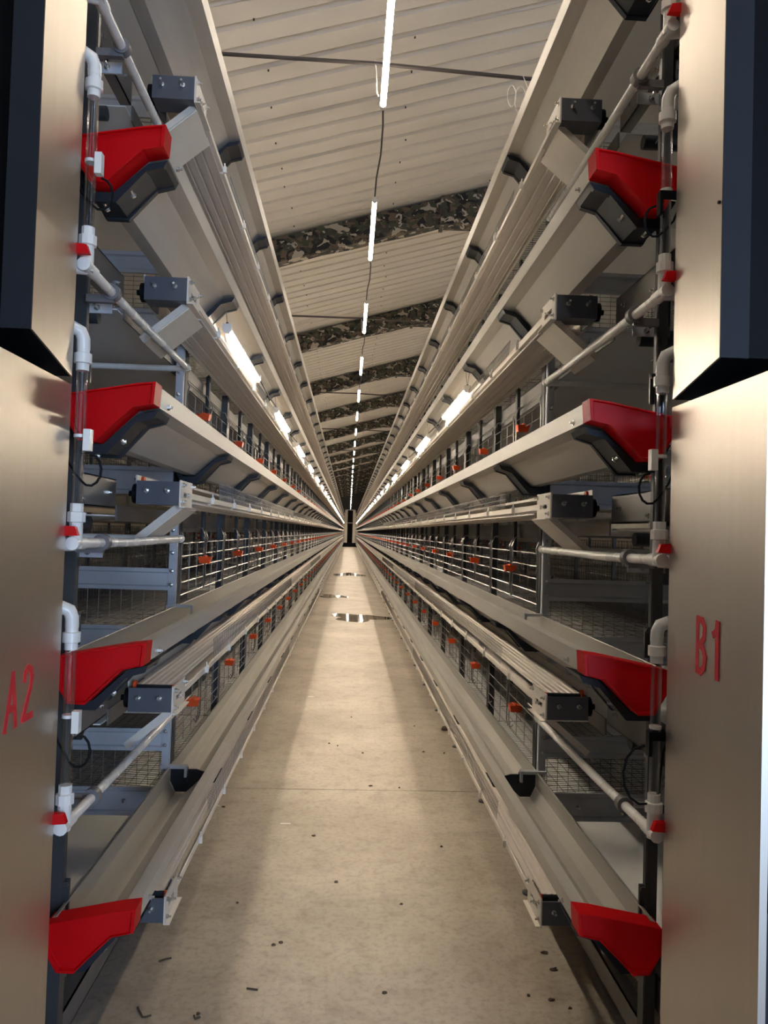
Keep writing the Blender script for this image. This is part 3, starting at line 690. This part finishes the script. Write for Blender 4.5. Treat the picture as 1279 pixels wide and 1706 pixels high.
def hopper(s, sd):
    lab = 'steel feed hopper at the %s edge marked %s in red' % (sd, 'A2' if s < 0 else 'B1')
    t = thing('feed_hopper', lab, 'hopper', (s*0.9, 1.7, 0)); o = (-s*0.9, -1.7, 0)
    YF, YN, YU = 1.90, 1.455, 1.655
    lp = part('lower_side_panel', MB().box(s*0.755, s*0.760, YN+0.001, YF, 0.06, 1.972), 'steel', t, o)
    part('upper_side_panel', MB().prism_x([(YU, 2.046), (YF, 1.992), (YF, 3.7), (YU, 3.7)], s*0.755, s*0.760), 'steel', t, o)
    part('hopper_floor', MB().hexa([(s*0.760, YU, 2.046), (s*2.45, YU, 2.046), (s*2.45, YF, 1.992), (s*0.760, YF, 1.992), (s*0.760, YU, 2.052), (s*2.45, YU, 2.052), (s*2.45, YF, 1.998), (s*0.760, YF, 1.998)]), 'black', t, o)
    part('front_flange', MB().box(s*0.7545, s*0.820, YU-0.004, YU, 2.044, 3.7).box(s*0.816, s*0.820, YU, YU+0.03, 2.044, 3.7), 'hopper_dark', t, o)
    part('back_panel', MB().box(s*0.762, s*2.45, YF-0.02, YF-0.012, 2.0, 3.7), 'black', t, o)
    part('outer_side_panel', MB().box(s*2.45, s*2.455, YN, YF, 0.06, 3.7), 'black', t, o)  # unseen side, extended outward so the hopper blocks doorway daylight from the right row
    dp = part('front_door', MB().box(s*0.768, s*2.45, YN+0.01, YN+0.016, 0.06, 1.972), 'hopper_dark', t, o)
    part('corner_trim', MB().box(s*0.7545, s*0.770, YN-0.001, YN+0.012, 0.06, 1.972), 'steel', t, o)
    part('top_lid', MB().box(s*0.762, s*2.448, YN+0.02, YF-0.002, 1.955, 1.968), 'black', t, o)
    la = part('latch', MB().box(s*0.772, s*0.86, YN-0.004, YN+0.01, 0.915, 0.965), 'black', dp, (0, 0, 0))
    part('latch_ring', MB().tube([(s*(0.80+0.014*math.cos(a)), YN-0.012, 0.935+0.018*math.sin(a)) for a in [i*math.pi/6 for i in range(13)]], 0.003, 6), 'bolt', dp, (0, 0, 0), smooth=True)
    part('back_wall', MB().box(s*0.762, s*2.448, YF-0.008, YF-0.002, 0.06, 1.95), 'steel', t, o)
    if s < 0: lt = letters('A2', s, 1.607, 1, 1.197, 0.113, 0.052, 0.082)
    else: lt = letters('B1', s, 1.742, -1, 1.333, 0.120, 0.052, 0.078)
    part('painted_lettering', lt, 'paint', t, o, label='hand painted red %s' % ('A2' if s < 0 else 'B1'))
    part('foot_plate', MB().box(s*0.757, s*2.45, YN+0.02, YF-0.01, 0.0, 0.06), 'post', t, o)
    if s > 0: part('rivet', MB().tube([(0.756, 1.665, 2.40), (0.750, 1.665, 2.40)], 0.004, 8), 'black', t, o)

for s, sd in ((-1, 'left'), (1, 'right')):
    for k in range(NT):
        feed_trough(s, sd, k); egg_belt(s, sd, k); cage_tier(s, sd, k); manure_belt(s, sd, k)
        if k < 4: water_line(s, sd, k)
    manure_belt(s, sd, 5)
    end_frame(s, sd); riser(s, sd); hopper(s, sd)
    # row beyond: rear troughs of this row and the face of the neighbouring row
    for nm, lab, xf, d in (('rear_cage_face', 'rear troughs and belts of the %s row seen through its cages' % sd, 2.45, 1), ('neighbour_cage_row', 'face of the next cage row glimpsed beyond the %s row' % sd, 4.08, -1)):
        t = thing(nm, lab, 'cage', (s*xf, 3.4, 0)); o = (-s*xf, -3.4, 0)
        for k in range(NT):
            z = ZT[k]
            pr = [(s*(xf+d*(0.825-x)*1.0*(1)), z+zz) for x, zz in ((0.594, 0.0), (0.598, -0.06), (0.650, -0.07), (0.745, -0.156), (0.790, -0.156), (0.817, -0.105), (0.817, -0.035))]
            part('feed_channel', MB().sheet_y(pr, 0.003, 2.15, 60), 'trough', t, o)
            part('end_cap', MB().prism_y(pr, 2.10, 2.15), 'red', t, o)
            part('egg_channel', MB().box(s*(xf+d*0.03), s*(xf+d*0.185), 2.6, 60, ZE[k]-0.05, ZE[k]), 'rail', t, o)
        if d < 0:
            wm, pmb, cm = MB(), MB(), MB()
            for k in range(NT):
                z = ZT[k]
                for h in DH: wm.wire((s*xf, 3.5, z+h), (s*xf, 60, z+h), 0.003)
                for i in range(48):
                    y = POST0+BAY*i; pmb.box(s*xf, s*(xf+0.03), y, y+0.035, z-0.2, z+0.42)
                    wm.wire((s*xf, y+BAY/2, z), (s*xf, y+BAY/2, z+0.3), 0.003)
                    cm.box(s*(xf-0.03), s*(xf+0.03), y+0.5, y+0.56, z+0.13, z+0.165)
                part('belt_sheet', MB().box(s*(xf+0.05), s*(xf+1.5), 2.6, 60, z-0.355, z-0.351), 'manure', t, o)
            part('wire_front', wm, 'wire_dark', t, o, kind='stuff'); part('cage_post', pmb, 'post', t, o, kind='stuff'); part('drip_cup', cm, 'orange', t, o, kind='stuff')

# far end: steel hoppers flanking the closed door, dark sill
for s, sd in ((-1, 'left'), (1, 'right')):
    t = thing('far_hopper', 'pale steel hopper column at the far end on the %s' % sd, 'hopper', (s*0.42, 81.2, 0))
    part('column', MB().box(-0.14, 0.14, 0, 0.3, 0.45, 3.95), 'rail', t)
    part('side_panel', MB().box(s*0.14, s*0.9, 0.02, 0.3, 0.3, 3.6), 'trough', t)
    part('base', MB().box(-0.16, s*0.9 if s > 0 else 0.16, -0.1, 0.3, 0.0, 0.44) if s > 0 else MB().box(-0.9, 0.16, -0.1, 0.3, 0.0, 0.44), 'black', t)
sill = part('drive_cover', MB().box(-0.24, 0.24, -0.1, 0.2, 0, 0.32).box(-0.2, 0.2, -0.06, 0.16, 0.32, 0.40), 'black', None, (0, 81.3, 0)); tag(sill, 'low black drive cover across the aisle at the far end', 'cover')

# ------------------------------------------------------------------ loose wire coil on the right, by the first tie rod
t = thing('wire_coil', 'loose loops of thin white wire hanging from the nearest rod', 'wire', (0.86, 4.30, 4.28))
for j in range(4):
    cx = -0.06+0.05*j; rr = 0.035+0.012*(j % 2)
    part('wire_loop', MB().tube([(cx+rr*0.7*math.cos(a), -0.01*j, -0.10-0.03*(j % 3)+rr*1.8*math.sin(a)) for a in [i*math.pi/7+j for i in range(15)]], 0.0022, 5), 'feather', t, smooth=True)
part('wire_tail', MB().tube([(0.0, 0, 0.03), (0.03, 0, -0.04), (0.08, 0.0, -0.12), (0.06, 0, -0.26), (0.09, 0, -0.30)], 0.0022, 5), 'feather', t, smooth=True)

# ------------------------------------------------------------------ puddles and litter
def blob(pts_, mat, name, z0=0.0, z1=0.003):
    mb = MB(); n = len(pts_)
    mb.add([(x, y, z1) for x, y in pts_]+[(x*1.0, y, z0) for x, y in pts_], [tuple(range(n))]+[(i, n+i, n+(i+1) % n, (i+1) % n) for i in range(n)])
    return part(name, mb, mat, None)
def puddle(cx, cy_, rx, ry, lab, sd):
    rnd = random.Random(sd); ps_ = []
    for i in range(40):
        a = 2*math.pi*i/40; q = 1+0.25*math.sin(3*a+sd)+0.14*math.sin(5*a+2*sd)+rnd.uniform(-.05, .05)
        ps_.append((cx+rx*q*math.cos(a), cy_+ry*q*math.sin(a)))
    o = blob(ps_, 'water', 'puddle'); tag(o, lab, 'puddle', 'puddles on the aisle floor')
puddle(0.16, 14.5, 0.50, 0.62, 'nearest puddle on the aisle floor reflecting the lamps', 1)
puddle(-0.42, 19.1, 0.33, 0.45, 'second small puddle at the left of the aisle floor', 2)
puddle(0.0, 28.9, 0.60, 0.9, 'farthest dark puddle across the aisle floor', 3)
def at(px, py):
    d = fwd + r2*((px-639.5)/FPX) - u2*((py-853)/FPX); q = -CAM.z/d.z; return CAM.x+d.x*q, CAM.y+d.y*q
def leaf_mesh(rnd, r):
    mb = MB(); n = 8; ps_ = [(r*(0.5+0.7*rnd.random())*math.cos(2*math.pi*i/n)*1.5, r*(0.4+0.8*rnd.random())*math.sin(2*math.pi*i/n)) for i in range(n)]
    vs_ = [(x, y, 0.001+0.006*rnd.random()) for x, y in ps_]+[(0, 0, 0.009)]+[(x, y, 0.0) for x, y in ps_]
    mb.add(vs_, [(i, (i+1) % n, n) for i in range(n)]+[(i, n+1+i, n+1+(i+1) % n, (i+1) % n) for i in range(n)]); return mb
rnd = random.Random(3)
spots = [(908, 1588), (922, 1616), (918, 1667), (949, 1681), (562, 1243), (548, 1239), (604, 1255), (523, 1393), (668, 1507), (665, 1313), (617, 1310), (705, 1253), (740, 1255), (372, 1345), (690, 1210), (585, 1195), (455, 1575), (468, 1571), (330, 1690), (640, 1655), (735, 1411), (880, 1660), (395, 1505), (560, 1470)]
cnt = {}
spots.sort(key=lambda p: -p[1])
for i, (px, py) in enumerate(spots):
    x, y = at(px, py); r = rnd.uniform(0.0045, 0.009)*(1.7 if px in (908, 922) else 1.0)
    o = part('leaf_scrap', leaf_mesh(rnd, r), 'leaf', None, (x, y, 0)); side = 'left part' if x < -0.2 else 'right part' if x > 0.3 else 'middle'; n_ = cnt[side] = cnt.get(side, 0)+1
    tag(o, '%s dark dry leaf scrap from the viewer in the %s of the aisle floor' % (ORD[n_-1], side), 'litter', 'dry leaf scraps on the aisle floor')
x, y = at(740, 1218)
o = part('leaf_clump', MB().tube([(-0.022, 0, 0.008), (-0.01, 0.004, 0.02), (0.012, -0.004, 0.024), (0.026, 0.004, 0.01)], [0.008, 0.02, 0.022, 0.009], 7), 'leaf', None, (x, y, 0)); tag(o, 'dark clump of litter by the foot of the right row', 'litter')
for (px, py, lab, pts2) in ((240, 1690, 'bent dark twig on floor at the lower left', [(-0.03, 0.03, 0.004), (0.0, -0.02, 0.004), (0.012, -0.022, 0.006), (0.025, -0.01, 0.004)]), (275, 1601, 'short thick dark twig at the edge of the left shadow', [(-0.02, -0.012, 0.005), (0, 0.002, 0.006), (0.02, 0.012, 0.005)]), (420, 1649, 'thin straight twig on floor near the bottom', [(-0.02, 0.004, 0.003), (0.02, -0.004, 0.003)]), (327, 1697, 'tiny hooked twig at the bottom left of the floor', [(-0.01, 0.01, 0.004), (-0.004, -0.006, 0.004), (0.012, 0.004, 0.004)])):
    x, y = at(px, py); o = part('twig', MB().tube(pts2, 0.0034, 5), 'leaf', None, (x, y, 0)); tag(o, lab, 'twig')
for (px, py, lab) in ((518, 1161, 'white feather lying on the aisle floor left of centre'), (475, 1373, 'small white scrap on the floor at the left shadow'), (357, 1343, 'pale paper scrap at the foot of the left row')):
    x, y = at(px, py); o = part('feather', MB().hexa([(-0.03, -0.006, 0), (0.03, -0.004, 0), (0.028, 0.006, 0), (-0.026, 0.006, 0), (-0.03, -0.006, 0.004), (0.03, -0.004, 0.004), (0.028, 0.006, 0.004), (-0.026, 0.006, 0.004)]), 'feather', None, (x, y, 0)); tag(o, lab, 'feather' if 'feather' in lab else 'scrap')
